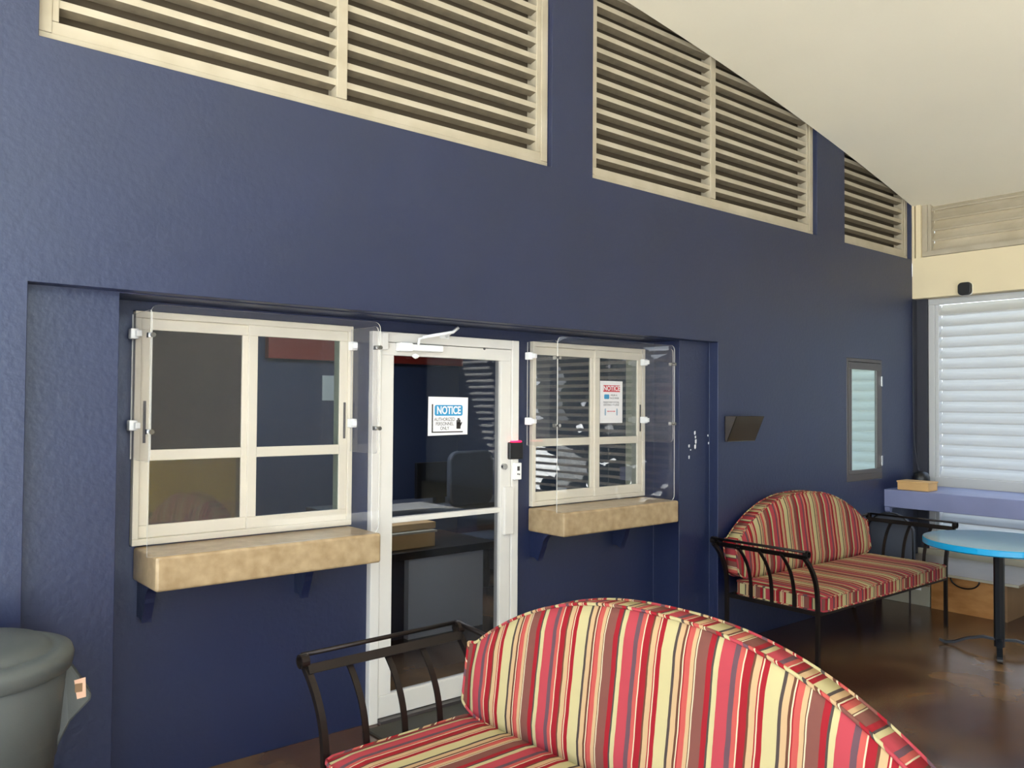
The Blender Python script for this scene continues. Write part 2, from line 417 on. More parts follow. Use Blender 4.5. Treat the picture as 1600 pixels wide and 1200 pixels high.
def front_louvre(x0, x1, mull, ztop, label, wl=.03, wr=.05):
    t = thing('louvre_panel', ((x0+x1)/2, D1+.02, ZL), label, 'louvre', 'louvred vents above the blue wall')
    Y = D1+.035
    f = MB(); e_ = .002
    f.box(x0+e_, Y, ZL+e_, x1-e_, Y+.03, ZL+.035)
    f.box(x0+e_, Y+.006, ZL+.035, x1-e_, Y+.08, ZL+.085)
    f.box(x0+e_, Y, ZL+.036, x0+.05, Y+.03, ztop); f.box(x0+.05, Y+.006, ZL+.086, x0+.075, Y+.09, ztop)
    f.box(x1-.05, Y, ZL+.036, x1-e_, Y+.03, ztop); f.box(x1-.085, Y+.006, ZL+.086, x1-.05, Y+.09, ztop)
    f.build('frame', m_louv, t, bevel=.003)
    edges = [x0+.075] + [m for m in mull] + [x1-.085]
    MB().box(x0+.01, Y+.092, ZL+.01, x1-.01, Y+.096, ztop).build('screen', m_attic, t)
    for m in mull:
        MB().box(m-.028, Y+.002, ZL+.086, m+.028, Y+.09, ztop).build('mullion', m_louv, t, bevel=.003)
    for i in range(len(edges)-1):
        a = edges[i] + (.028 if i else 0); b_ = edges[i+1] - (.028 if i < len(edges)-2 else 0)
        slats(a, b_, ZL+.145, ztop-.04, Y+.012).build('slats', [m_louv, m_dusty_shade], t)
front_louvre(*LO[0], [1.92], 4.55, 'large cream louvred vent above the left service window and door')
front_louvre(*LO[1], [4.86], 4.55, 'cream louvred vent above the right service window, middle of the three')
front_louvre(LO[2][0], LO[2][1], [], 4.2, 'smallest cream louvred vent high beside the corner', wr=.03)
# attic void behind the vents
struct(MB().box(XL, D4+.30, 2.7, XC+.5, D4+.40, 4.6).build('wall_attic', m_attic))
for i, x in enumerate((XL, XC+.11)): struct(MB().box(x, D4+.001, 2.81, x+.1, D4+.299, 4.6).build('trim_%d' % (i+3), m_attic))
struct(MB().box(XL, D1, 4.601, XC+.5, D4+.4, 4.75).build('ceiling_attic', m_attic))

def side_louvre(y0, y1, z0, z1, X, label, material, transom=None, name='louvre_panel', group='white louvred screens of the right wall', fw=.06, pitch=.1, kind='closed'):
    t = thing(name, (X, (y0+y1)/2, z0), label, 'louvre', group)
    f = MB(); e_ = .003
    f.box(X, y0+e_, z0+e_, X+.05, y1-e_, z0+fw); f.box(X, y0+e_, z1-fw, X+.05, y1-e_, z1-e_)
    f.box(X, y0+e_, z0+fw, X+.05, y0+fw, z1-fw); f.box(X, y1-fw, z0+fw, X+.05, y1-e_, z1-fw)
    f.box(X+.012, y1-fw-.03, z0+fw, X+.09, y1-fw, z1-fw); f.box(X+.012, y0+fw, z0+fw, X+.09, y0+fw+.03, z1-fw)
    f.build('frame', material, t, bevel=.004)
    if transom:
        MB().box(X, y0+fw, transom-.05, X+.05, y1-fw, transom+.05).build('transom', material, t, bevel=.003)
        rng = [(z0+fw, transom-.05), (transom+.05, z1-fw)]
    else: rng = [(z0+fw, z1-fw)]
    for a, b_ in rng:
        slats(y0+fw+.03, y1-fw-.03, a, b_-.02, X+.03, pitch=pitch, axis='y', kind=kind).build('slats', material, t)
side_louvre(.9, 3.44, .36, 2.69, XR, 'white louvred screen beside the corner, behind the lilac shelf', m_wlouv, transom=.98)
side_louvre(-1.9, .6, .36, 2.69, XR, 'open cream louvred screen of the right wall, outside the frame beyond the table', m_louv, kind='open')
side_louvre(-4.1, -2.2, .36, 2.69, XR, 'white louvred screen at the back end of the right wall', m_wlouv)
side_louvre(-3.9, 3.455, 3.075, 3.74, XC+.02, 'cream louvred strip under the ceiling above the beam', m_louv, fw=.05, group='cream louvred strip', pitch=.095)

hg = MB(); random.seed(3)
hv = MB()
for i in range(140):
    c_ = Vector((9.3+random.uniform(-.25, .25), random.uniform(-2.6, .9), random.uniform(0, 2.9))); r_ = random.uniform(.16, .3); n_ = 8
    hv.lathe([(.01, c_.z-r_), (r_*.7, c_.z-r_*.7), (r_, c_.z), (r_*.7, c_.z+r_*.7), (.01, c_.z+r_)], c_.x, c_.y, n=n_)
hd = hv.build('hedge', mat('dark_green_leaves', (44, 58, 34), rough=.9, bump=1, bscale=20, dist=.05)); tag(hd, 'dark green hedge added unseen outside the right wall louvres as dark backing', 'hedge'); hd['kind'] = 'stuff'  # added out of view so the mirrored louvre gaps come out dark

# ------------------------------------------------------------------ service windows
def service_window(name, q, xm, zbar, left_stile, right_stile, g1, g2, label):
    x0, z0, x1, z1 = q; Y = D3-.028
    t = structroot(name, ((x0+x1)/2, D3, z0), label)
    f = MB(); e_ = .0015
    f.box(x0+e_, Y, z0+e_, x1-e_, D4-.02, z0+.03); f.box(x0+e_, Y, z1-.03, x1-e_, D4-.02, z1-e_)
    f.box(x0+e_, Y, z0+.03, x0+.028, D4-.02, z1-.03); f.box(x1-.028, Y, z0+.03, x1-e_, D4-.02, z1-.03)
    f.build('window_frame', m_frame, t, bevel=.003)
    for k, (a, b_, yy, ls, rs, gm) in enumerate(((x0+.028, xm+.012, Y+.022, left_stile, .045, g1), (xm-.012, x1-.028, Y+.008, .045, right_stile, g2))):
        s = MB(); za, zb = z0+.03, z1-.03
        if k == 1: a = xm-.008
        s.box(a, yy, za, b_, yy+.022, za+.055); s.box(a, yy, zb-.05, b_, yy+.022, zb)
        s.box(a, yy, za+.055, a+ls, yy+.022, zb-.05); s.box(b_-rs, yy, za+.055, b_, yy+.022, zb-.05)
        s.box(a+ls, yy, zbar-.024, b_-rs, yy+.022, zbar+.024)
        so_ = s.build('window_sash', m_frame, t, bevel=.003)
        MB().box(a+ls-.004, yy+.009, za+.05, b_-rs+.004, yy+.013, zb-.045).build('pane', gm, so_)
        hx = a+.022 if k == 0 and ls > .03 else (b_-.018 if k == 1 else None)
        if hx: MB().box(hx-.006, yy-.003, zbar+.055, hx+.006, yy+.001, zbar+.24).build('finger_pull', m_darkalu, so_)
    return t
service_window('window_1', W1, 1.585, 1.441, .048, .045, m_screen, m_glass, 'left white-framed sliding service window behind clear shield')
service_window('window_2', W2, 3.93, 1.44, .008, .045, m_glassR, m_glassR, 'right white-framed sliding service window with taped notice')

# ------------------------------------------------------------------ sills
def sill(x0, x1, label):
    t = thing('counter_ledge', ((x0+x1)/2, D3, .90), label, 'ledge', 'beige ledges under the service windows')
    MB().box(x0, 3.515, .902, x1, D3-.001, 1.045).build('ledge', m_sill, t, bevel=.012, seg=3)
    for xx in (x0+.02, x1-.30):
        pts = [(D3-.001, .901), (D3-.19, .901)]
        for k in range(7): a = k/6*PI/2; pts.append((D3-.19+.02*k/6+.10*math.sin(a)*.6, .901-.075*(1-math.cos(a))-.01*k/6))
        for k in range(5): a = k/4*PI/2; pts.append((D3-.11+.035*math.sin(a), .816-.055*math.sin(a)*.9-.01*k))
        pts += [(D3-.04, .745), (D3-.001, .742)]
        MB().prism(pts, xx, xx+.04, 'x').build('bracket', m_blue, t)
sill(1.077, 2.132, 'beige stone-look ledge under the left service window')
sill(3.358, 4.412, 'beige stone-look ledge under the right service window')

# ------------------------------------------------------------------ acrylic shields
def shield(x0, x1, label):
    t = thing('clear_shield', ((x0+x1)/2, 3.53, 1.05), label, 'shield', 'clear shields round the service windows')
    MB().prism(rrect(x0, 1.048, x1, 2.075, .035, corners=(0,1,1,1)), 3.524, 3.530, 'y', mi=1, capmi=0).build('front_sheet', [m_acr, m_acredge], t)
    for sx_, x in ((-1, x0+.004), (1, x1-.01)):
        MB().prism(rrect(3.533, 1.43, 3.80, 2.055, .03, corners=(1,0,0,1)), x, x+.006, 'x', mi=1, capmi=0).build('side_sheet', [m_acr, m_acredge], t)
        for z in (1.555, 1.95):
            c = MB(); c.tube([(x+.003, 3.510, z), (x+.003, 3.545, z)], .010, n=12)
            c.box(x-.010, 3.535, z-.010, x+.016, 3.56, z+.010)
            c.build('corner_clip', m_steel, t, smooth=False)
            k = MB(); k.box(x-.014, 3.765, z-.022+.02, x+.02, 3.806, z+.022+.02); k.box(x-.008+.01*(1 if sx_ < 0 else -1), 3.735, z-.014+.02, x+.014+.01*(1 if sx_ < 0 else -1), 3.766, z+.014+.02)
            k.build('wall_bracket', m_white, t, bevel=.004)
shield(1.044, 2.122, 'clear plastic shield standing on the left ledge, rounded top corners')
shield(3.312, 4.378, 'clear plastic shield standing on the right ledge, striped reflections')

# ------------------------------------------------------------------ door
def door():
    t = structroot('door_1', (2.747, D3, 0), 'white aluminium glazed door with notice on its glass')
    x0, _, x1, z1 = DR; Y = D3-.035
    f = MB(); e_ = .0015
    f.box(x0+e_, Y, 0.0, x0+.055, D4-.02, z1-e_); f.box(x1-.055, Y, 0.0, x1-e_, D4-.02, z1-e_); f.box(x0+.055, Y, z1-.055, x1-.055, D4-.02, z1-e_)
    f.build('door_frame', m_framedoor, t, bevel=.004)
    a, b_ = x0+.058, x1-.058; zb, zt = .022, z1-.058; yy = Y+.008
    s = MB(); s.box(a, yy, zb, b_, yy+.045, .135); s.box(a, yy, 1.935, b_, yy+.045, zt)
    s.box(a, yy, .135, a+.078, yy+.045, 1.935); s.box(b_-.078, yy, .135, b_, yy+.045, 1.935); s.box(a+.078, yy, 1.037, b_-.078, yy+.045, 1.066)
    leaf = s.build('door_leaf', m_framedoor, t, bevel=.003)
    MB().box(a+.074, yy+.02, .131, b_-.074, yy+.026, 1.94).build('pane', m_doorglass, leaf)
    # lock, guard plate, keypad
    p = atY(788, 729, yy-.01)
    MB().tube([(p.x, yy, p.z), (p.x, yy-.02, p.z)], .018, n=20).build('lock_cylinder', m_steel, leaf)
    MB().box(b_-.058, yy-.022, .905, b_+.012, yy, 1.185).build('latch_guard', m_framedoor, leaf, bevel=.004)
    q = atY(800, 737, Y-.02)
    k = MB(); k.box(x1-.05, Y-.022, q.z-.05, x1+.005, Y, q.z+.05); ob = k.build('strike_plate', m_white, t, bevel=.004)
    MB().box(x1-.030, Y-.024, q.z-.02, x1-.022, Y-.021, q.z-.012).box(x1-.018, Y-.024, q.z-.022, x1-.010, Y-.021, q.z-.014).box(x1-.03, Y-.024, q.z+.004, x1-.012, Y-.021, q.z+.030).build('strike_marks', m_darkalu, ob)
    # closer
    c0 = atY(625, 541, yy-.03); c1 = atY(690, 545, yy-.03)
    cl = MB(); cl.box(c0.x, yy-.05, 1.962, c1.x, yy, 1.998).box(c0.x-.01, yy-.055, 1.956, c0.x+.07, yy, 2.004)
    co = cl.build('door_closer', m_white, t, bevel=.006)
    e0 = atY(655, 531, Y-.06); e1 = atY(708, 519, Y-.10); e2 = atY(716, 512, Y-.10); e3 = atY(697, 526, Y-.02)
    MB().tube([(e0.x, Y-.055, 1.99), (e0.x, Y-.06, 2.025), (e0.x+.03, Y-.065, 2.035)], .008, n=8).tube([(e0.x+.02, Y-.065, 2.035), tuple(e1), tuple(e2)], .009, n=8).tube([tuple(e2), (e3.x, Y-.02, e3.z)], .007, n=8).build('closer_arm', m_white, co, smooth=True)
    MB().box(e3.x-.03, Y-.012, e3.z-.012, e3.x+.03, Y, e3.z+.012).build('closer_foot', m_white, co, bevel=.003)
    h = atY(655, 548, yy-.05)
    s2 = MB(); s2.lathe([(.002, -.014), (.014, -.010), (.026, 0), (.014, .010), (.002, .014)], 0, 0, n=20)
    s2.v = [(h.x+v[0], yy-.015+v[1]*.4, 1.935+v[2]) for v in s2.v]; s2.build('closer_cap', m_white, co, smooth=True)
    k = atY(757, 545, yy-.002); MB().tube([(k.x, yy-.004, k.z), (k.x, yy+.001, k.z)], .007, n=12).build('screw_cap', m_darkalu, leaf)
    bb = atY(601, 533, Y-.02); MB().box(bb.x-.012, Y-.03, bb.z-.045, bb.x+.018, Y, bb.z+.045).build('contact_sensor', m_framedoor, t, bevel=.003)
    MB().box(x0+.055, Y-.03, 0, x1-.055, D4-.03, .018).build('threshold', m_darkalu, t)
    return yy
YD = door()

rd = thing('card_reader', (3.30, D3, 1.33), 'small black card reader with red light beside the door', 'card reader')
pa = atY(797, 688, D3-.05); pb = atY(818, 717, D3-.05)
MB().box(pa.x, D3-.05, pb.z, pb.x, D3+.001, pa.z-.012).build('reader_body', m_black, rd, bevel=.008, seg=3)
MB().box(pa.x+.02, D3-.047, pa.z-.016, pb.x-.012, D3-.01, pa.z-.004).build('indicator_light', m_led, rd, bevel=.004)

# ------------------------------------------------------------------ text helper
def text(name, s, x, y, z, size, material, parent, sx=1.0, align='CENTER', bold=0.0):
    cu = bpy.data.curves.new(name, 'FONT'); cu.body = s; cu.size = size; cu.align_x = align; cu.align_y = 'CENTER'; cu.extrude = .0002; cu.offset = bold
    o = bpy.data.objects.new(name+'_tmp', cu); COL.objects.link(o)
    dg = bpy.context.evaluated_depsgraph_get(); me = bpy.data.meshes.new_from_object(o.evaluated_get(dg))
    bpy.data.objects.remove(o); 
    for v in me.vertices:
        a, b_, c_ = v.co; v.co = (a*sx, -c_, b_)
    me.materials.clear(); me.materials.append(material)
    n = bpy.data.objects.new(name, me); COL.objects.link(n); n.parent = parent; n.location = Vector((x, y, z))-parent.location
    return n

def notice_door():
    x0, x1, z0, z1 = 2.611, 2.888, 1.498, 1.716; Y = YD+.019
    t = thing('notice_sheet', ((x0+x1)/2, Y, z0), 'square white notice with blue heading on the door glass', 'notice')
    MB().prism([(x0,z0),(x1-.003,z0+.004),(x1,z1-.002),(x0+.002,z1)], Y-.0012, Y, 'y').build('paper', m_paper, t)
    W = x1-x0; Hh = z1-z0; fx = lambda u: x0+W*u; fz = lambda v: z1-Hh*v; y = Y-.0014
    MB().prism(rrect(fx(.16), fz(.49), fx(.86), fz(.21), .012), y-.0006, y, 'y').build('heading_panel', m_blueink, t)
    text('lettering', 'NOTICE', fx(.51), y-.001, fz(.355), .060, m_paper, t, sx=.76, bold=.0016)
    text('lettering', 'AUTHORIZED', fx(.41), y, fz(.585), .027, m_ink, t, sx=.84)
    text('lettering', 'PERSONNEL', fx(.41), y, fz(.70), .027, m_ink, t, sx=.84)
    text('lettering', 'ONLY', fx(.41), y, fz(.815), .027, m_ink, t, sx=.84)
    b = MB(); b.box(fx(.09), y-.0006, fz(.92), fx(.12), y, fz(.19)); b.box(fx(.09), y-.0006, fz(.925), fx(.87), y, fz(.895)); b.build('border', m_ink, t)
    hnd = MB(); cx = fx(.76); u = W/100
    hnd.prism(rrect(cx-5.5*u, fz(.83), cx+5*u, fz(.66), 1.5*u), y-.0006, y, 'y')
    for k, (dx, top) in enumerate(((-4.4, .60), (-1.7, .545), (1.0, .55), (3.6, .59))):
        hnd.prism(rrect(cx+(dx-1.1)*u, fz(.70), cx+(dx+1.1)*u, fz(top), 1.0*u), y-.0006, y, 'y')
    hnd.prism([(cx+4*u, fz(.79)), (cx+8.6*u, fz(.68)), (cx+8.2*u, fz(.65)), (cx+6.5*u, fz(.66)), (cx+4*u, fz(.72))], y-.0006, y, 'y')
    hnd.build('hand_symbol', m_ink, t)
notice_door()
def notice_window():
    x0, x1, z0, z1 = 3.975, 4.192, 1.556, 1.836; Y = D3-.013
    t = thing('notice_sheet', ((x0+x1)/2, Y, z0), 'tall white notice with red heading on right service window', 'notice')
    MB().prism([(x0,z0),(x1,z0),(x1,z1),(x0,z1)], Y-.0012, Y, 'y').build('paper', m_paper, t)
    W = x1-x0; Hh = z1-z0; fx = lambda u: x0+W*u; fz = lambda v: z1-Hh*v; y = Y-.0014
    MB().box(fx(.14), y-.0006, fz(.26), fx(.88), y, fz(.10)).build('heading_panel', m_redink, t)
    text('lettering', 'NOTICE', fx(.51), y-.001, fz(.18), .044, m_paper, t, bold=.0008)
    MB().prism(rrect(fx(.18), fz(.43), fx(.40), fz(.32), .006), y-.0006, y, 'y').build('mask_symbol', m_blueink, t)
    text('lettering', 'WEAR A', fx(.61), y, fz(.34), .017, m_ink, t)
    text('lettering', 'FACE MASK', fx(.64), y, fz(.41), .017, m_ink, t)
    text('lettering', 'MAINTAIN SOCIAL', fx(.5), y, fz(.51), .0185, m_ink, t)
    text('lettering', 'DISTANCE PLEASE', fx(.5), y, fz(.57), .0185, m_ink, t)
    MB().box(fx(.34), y-.0006, fz(.73), fx(.64), y, fz(.715)).prism([(fx(.30), fz(.722)), (fx(.36), fz(.705)), (fx(.36), fz(.74))], y-.0006, y, 'y').prism([(fx(.68), fz(.722)), (fx(.62), fz(.705)), (fx(.62), fz(.74))], y-.0006, y, 'y').build('arrow_symbol', m_redink, t)
    pp = MB()
    for u_ in (.23, .75):
        pp = MB(); pp.prism([(fx(u_)+.006*math.cos(a*PI/6), fz(.675)+.006*math.sin(a*PI/6)) for a in range(12)], y-.0006, y, 'y'); pp.prism(rrect(fx(u_)-.007, fz(.82), fx(u_)+.007, fz(.69), .003), y-.0006, y, 'y')
        pp.build('person_symbol', m_paleink, t)
notice_window()

# ------------------------------------------------------------------ small mirrored window
t = structroot('window_3', (6.965, D1, 1.04), 'narrow dark-framed window mirroring the white louvres')
x0, z0, x1, z1 = W3; Y = D1+.01
f = MB(); e_ = .002
f.box(x0+e_, Y-.012, z0+e_, x1-e_, Y+.05, z0+.06); f.box(x0+e_, Y-.012, z1-.03, x1-e_, Y+.05, z1-e_); f.box(x0+e_, Y-.012, z0+.06, x0+.03, Y+.05, z1-.03); f.box(x1-.03, Y-.012, z0+.06, x1-e_, Y+.05, z1-.03)
f.build('window_frame', m_darkalu, t, bevel=.003)
s = MB(); a, b_, za, zb = x0+.03, x1-.03, z0+.06, z1-.035; yy = Y-.018
s.box(a, yy, za, b_, yy+.03, za+.035); s.box(a, yy, zb-.06, b_, yy+.03, zb); s.box(a, yy, za+.035, a+.045, yy+.03, zb-.06); s.box(b_-.075, yy, za+.035, b_, yy+.03, zb-.06)
sa = s.build('window_sash', m_darkalu, t, bevel=.004)
MB().box(a+.04, yy+.012, za+.03, b_-.07, yy+.016, zb-.055).build('pane', m_mirror, sa)
for z in (1.20, 1.90):
    MB().box(x1-.045, Y-.03, z-.045, x1-.02, Y-.012, z+.045).build('hinge', m_steel, t, bevel=.003)

# brochure holder
bh = thing('brochure_holder', (5.1, D1, 1.42), 'smoky brown plastic wall pocket to the right of the recess', 'wall pocket')
X0, X1, Zb, Zt = 4.945, 5.285, 1.425, 1.602
def wedge(mb, x0, x1, y_b, y_t, zb, zt, th):
    n = len(mb.v)
    mb.v += [(x0, y_b, zb), (x1, y_b, zb), (x1, y_t, zt), (x0, y_t, zt), (x0, y_b+th, zb), (x1, y_b+th, zb), (x1, y_t+th, zt), (x0, y_t+th, zt)]
    for q in ((0,1,2,3),(7,6,5,4),(0,4,5,1),(1,5,6,2),(2,6,7,3),(3,7,4,0)): mb.face([n+k for k in q])
    return mb
wedge(MB(), X0, X1, D1-.022, D1-.10, Zb, Zt, .004).build('front_panel', m_bronze, bh)
MB().box(X0, D1-.022, Zb-.004, X1, D1, Zb).build('base_panel', m_bronze, bh)
MB().box(X0, D1-.005, Zb, X1, D1-.0005, Zt+.0).build('back_panel', m_bronze, bh)
for x in (X0, X1-.004): MB().prism([(D1, Zb), (D1-.022, Zb), (D1-.10, Zt), (D1, Zt)], x, x+.004, 'x').build('side_panel', m_bronze, bh)

# ------------------------------------------------------------------ shelf and its objects
sh = thing('wall_shelf', (7.6, 2.3, .945), 'thick lilac shelf along the right wall under the white louvres', 'shelf')
MB().box(7.305, .95, .79, XR-.001, D1-.001, .945).build('shelf_board', m_lilac, sh, bevel=.006)
pts = [(7.31, .789)] + [(7.31+.04*math.sin(k/6*PI), .789-.055*k/6) for k in range(7)] + [(7.40, .72), (7.52, .60), (7.54, .789)]
for y in (D1-.05, 1.6): MB().prism([(7.31,.789),(7.312,.755),(7.33,.735),(7.35,.745),(7.36,.775),(7.55,.775),(7.55,.789)], y, y+.045, 'y').build('shelf_bracket', m_lilac, sh)
bx = thing('flat_box', (7.45, 3.3, .945), 'small flat tan box lying on the lilac shelf', 'box')
MB().box(7.36, 3.17, .946, 7.54, 3.44, 1.02).build('box_body', m_card, bx, bevel=.006)
MB().box(7.355, 3.165, 1.012, 7.545, 3.445, 1.026).build('box_lid', m_card, bx, bevel=.004)
sp = thing('desk_speaker', (7.75, 3.42, .945), 'little black round speaker behind the tan box in the corner', 'speaker')
s_ = MB(); s_.lathe([(.05, .946), (.066, .96), (.076, 1.0), (.074, 1.04), (.058, 1.075), (.03, 1.09), (.004, 1.094)], 7.74, 3.40, n=28); s_.build('speaker_body', m_black, sp, smooth=True)
cb = [(7.80, 3.44, 1.08), (7.84, 3.48, 1.16), (7.868, 3.515, 1.35), (7.866, 3.524, 1.7), (7.868, 3.526, 2.2), (7.868, 3.526, 2.66)]
tag(MB().tube(cb, .004, n=6).build('wall_cable', m_bluedark, smooth=True), 'thin cable running up the blue wall corner', 'cable')

cm = thing('wall_sensor', (7.86, 3.05, 2.74), 'small black rounded device with white back on the cream beam', 'sensor')
c = atX(1507, 451, XC-.05)
def yzrr(cy, cz, w_, h_, r): return rrect(cy-w_/2, cz-h_/2, cy+w_/2, cz+h_/2, r)
MB().prism(yzrr(c.y, c.z, .115, .115, .035), XC-.06, XC-.022, 'x').build('device_body', m_black, cm, bevel=.01, seg=3)
MB().prism(yzrr(c.y+.006, c.z, .12, .12, .035), XC-.022, XC, 'x').build('mounting_base', m_white, cm, bevel=.006)

# ------------------------------------------------------------------ table
TX, TY = 6.295, 2.24
tb = thing('round_table', (TX, TY, 0), 'round table with teal top, bright blue rim and black post', 'table')
R = .475
MB().lathe([(R-.004, .757), (R-.004, .7595), (.001, .7595)], TX, TY, n=72).build('tabletop', m_teal, tb)
MB().lathe([(.01, .712), (R-.012, .712), (R, .720), (R, .752), (R-.006, .7575), (R-.03, .7575)], TX, TY, n=72).build('table_rim', m_tealedge, tb, smooth=False)
MB().box(TX-.16, TY-.03, .695, TX+.16, TY+.03, .712).box(TX-.03, TY-.16, .695, TX+.03, TY+.16, .7119).build('top_support', m_post, tb)
MB().prism([(TX+.034*math.cos(a), TY+.034*math.sin(a)) for a in [PI/4*k+PI/8 for k in range(8)]], .03, .70, 'z').build('post', m_post, tb)
for k in range(4):
    a = PI*.5*k+.35; d = Vector((math.cos(a), math.sin(a), 0)); c0 = Vector((TX, TY, 0))
    pts = [c0+d*.0+Vector((0,0,.075)), c0+d*.10+Vector((0,0,.085)), c0+d*.20+Vector((0,0,.06)), c0+d*.28+Vector((0,0,.022)), c0+d*.34+Vector((0,0,.016)), c0+d*.37+Vector((0,0,.03))]
    MB().ribbon(pts, Vector((-d.y, d.x, 0)), .034, None, .014).build('foot', m_post, tb)

# ------------------------------------------------------------------ chest, pale box, seat back in the corner
ch = thing('storage_chest', (7.5, 2.78, 0), 'low orange plywood chest under the louvres beyond the table', 'chest')
MB().box(7.17, 2.53, .0, 7.185, 3.07, .296).build('front_panel', m_wood, ch)
MB().box(7.16, 2.49, .0, 7.9, 2.51, .296).build('side_panel', m_woodbrown, ch)
MB().box(7.16, 2.512, 0, 7.20, 2.529, .296).build('corner_post', m_card, ch)
MB().box(7.18, 3.06, .0, 7.9, 3.075, .296).build('side_panel', m_woodbrown, ch)
MB().box(7.84, 2.51, .0, 7.87, 3.06, .296).build('back_panel', m_woodbrown, ch)
MB().box(7.08, 2.38, .297, 7.9, 3.50, .318).build('lid', m_lid, ch, bevel=.003)
MB().box(7.074, 2.38, .298, 7.079, 3.50, .317).build('edge_strip', m_pale, ch)
hp = [(7.155, 2.80+.11*math.cos(a), .285-.075*math.sin(a)) for a in [PI*k/12 for k in range(13)]]
MB().tube(hp, .006, n=6).build('rope_handle', m_black, ch, smooth=True)
pb_ = thing('low_box', (7.5, 3.28, 0), 'pale grey low box behind the far bench legs beside the chest', 'box')
MB().box(7.19, 3.09, 0, 7.85, 3.50, .27).build('box_body', m_pale, pb_, bevel=.004)
MB().box(7.184, 3.16, .13, 7.189, 3.24, .155).build('label_tag', m_white, pb_)
MB().box(7.186, 3.09, .17, 7.1895, 3.50, .176).build('seam_strip', m_woodbrown, pb_)

cbk = thing('seat_back', (6.98, 3.31, 0), 'dark grey round-topped seat back in the corner under the lilac shelf', 'seat back')
o_ = [(3.50, .319)]
for k in range(15):
    a = PI*k/14; o_.append((3.31+.19*math.cos(a), .62+.165*math.sin(a)))
o_ += [(3.12, .319)]
for y in (3.16, 3.46): MB().tube([(6.98, y, 0), (6.98, y, .33)], .008, n=8).build('leg', m_iron, cbk)
MB().prism(o_, 6.95, 7.01, 'x').build('padded_back', m_darkseat, cbk, bevel=.02, seg=3)
MB().tube([(6.948, y, z) for y, z in o_], .006, n=6).build('piping', m_black, cbk, smooth=True)

# ------------------------------------------------------------------ floor mat
tag(MB().box(2.20, 2.9, .0, 3.25, 3.745, .012).build('door_mat', m_mat), 'dark rubber mat on the floor in front of the door', 'mat')

# ------------------------------------------------------------------ benches
W_, ZE, ZA, PW, LEAN, TH = 1.80, .755, 1.02, 2.35, .135, .10
def zt_(s): return ZE+(ZA-ZE)*(1-min(1, abs(s)/.95)**PW)
def back_cushion(parent):
    mb = MB(); NC, NR = 64, 12
    def S(i): return math.sin((i/NC*2-1)*PI/2)
    def vert(i, j, side):
        s = S(i); zb = .475+.05*abs(s)**14; zt2 = zt_(s) - .012*abs(s)**20
        v = j/NR; z = zb+(zt2-zb)*v
        edge = min(1, (1-abs(s))*W_/2/.12)*min(1, v*(zt2-zb)/.10)*min(1, (1-v)*(zt2-zb)/.10)
        puff = .022*math.sin(edge*PI/2)
        x = s*W_/2
        y = (z-.48)*LEAN + (-puff if side == 0 else TH+puff*.3)
        return (x, y, z)
    g0 = {}; g1 = {}
    for i in range(NC+1):
        for j in range(NR+1):
            g0[i,j] = len(mb.v); mb.v.append(vert(i,j,0)); g1[i,j] = len(mb.v); mb.v.append(vert(i,j,1))
    def U(idx): p = mb.v[idx]; return (p[0], p[2])
    for i in range(NC):
        for j in range(NR):
            q = [g0[i,j], g0[i+1,j], g0[i+1,j+1], g0[i,j+1]]; mb.face(q, 0, [U(k) for k in q])
            q = [g1[i,j], g1[i,j+1], g1[i+1,j+1], g1[i+1,j]]; mb.face(q, 0, [U(k) for k in q])
    loop = [(0, j) for j in range(NR)] + [(i, NR) for i in range(NC)] + [(NC, j) for j in range(NR, 0, -1)] + [(i, 0) for i in range(NC, 0, -1)]
    acc = 0.13; L = len(loop)
    for k in range(L):
        a, b_ = loop[k], loop[(k+1) % L]
        pa, pb2 = Vector(mb.v[g0[a]]), Vector(mb.v[g0[b_]]); d = (pa-pb2).length
        q = [g0[a], g0[b_], g1[b_], g1[a]]; mb.face(q, 0, [(acc, 0), (acc+d, 0), (acc+d, TH), (acc, TH)]); acc += d
    o = mb.build('back_cushion', m_stripe, parent, local=True, smooth=True)
    for y_off, side in ((0, 0), (TH, 1)):
        pm = MB(); pts = []
        for a in loop: 
            p = Vector(mb.v[(g0 if side == 0 else g1)[a]]); pts.append(p)
        pts.append(pts[0])
        n0 = len(pm.v); pm.tube(pts, .006, n=6)
        # uv for piping: follow x
        for fi, f in enumerate(pm.f):
            pm.uv[fi] = [(pm.v[k][0]*1.0+pm.v[k][2]*.6+.1, 0) for k in f]
        pm.build('piping', m_stripe, o, local=True, smooth=True)
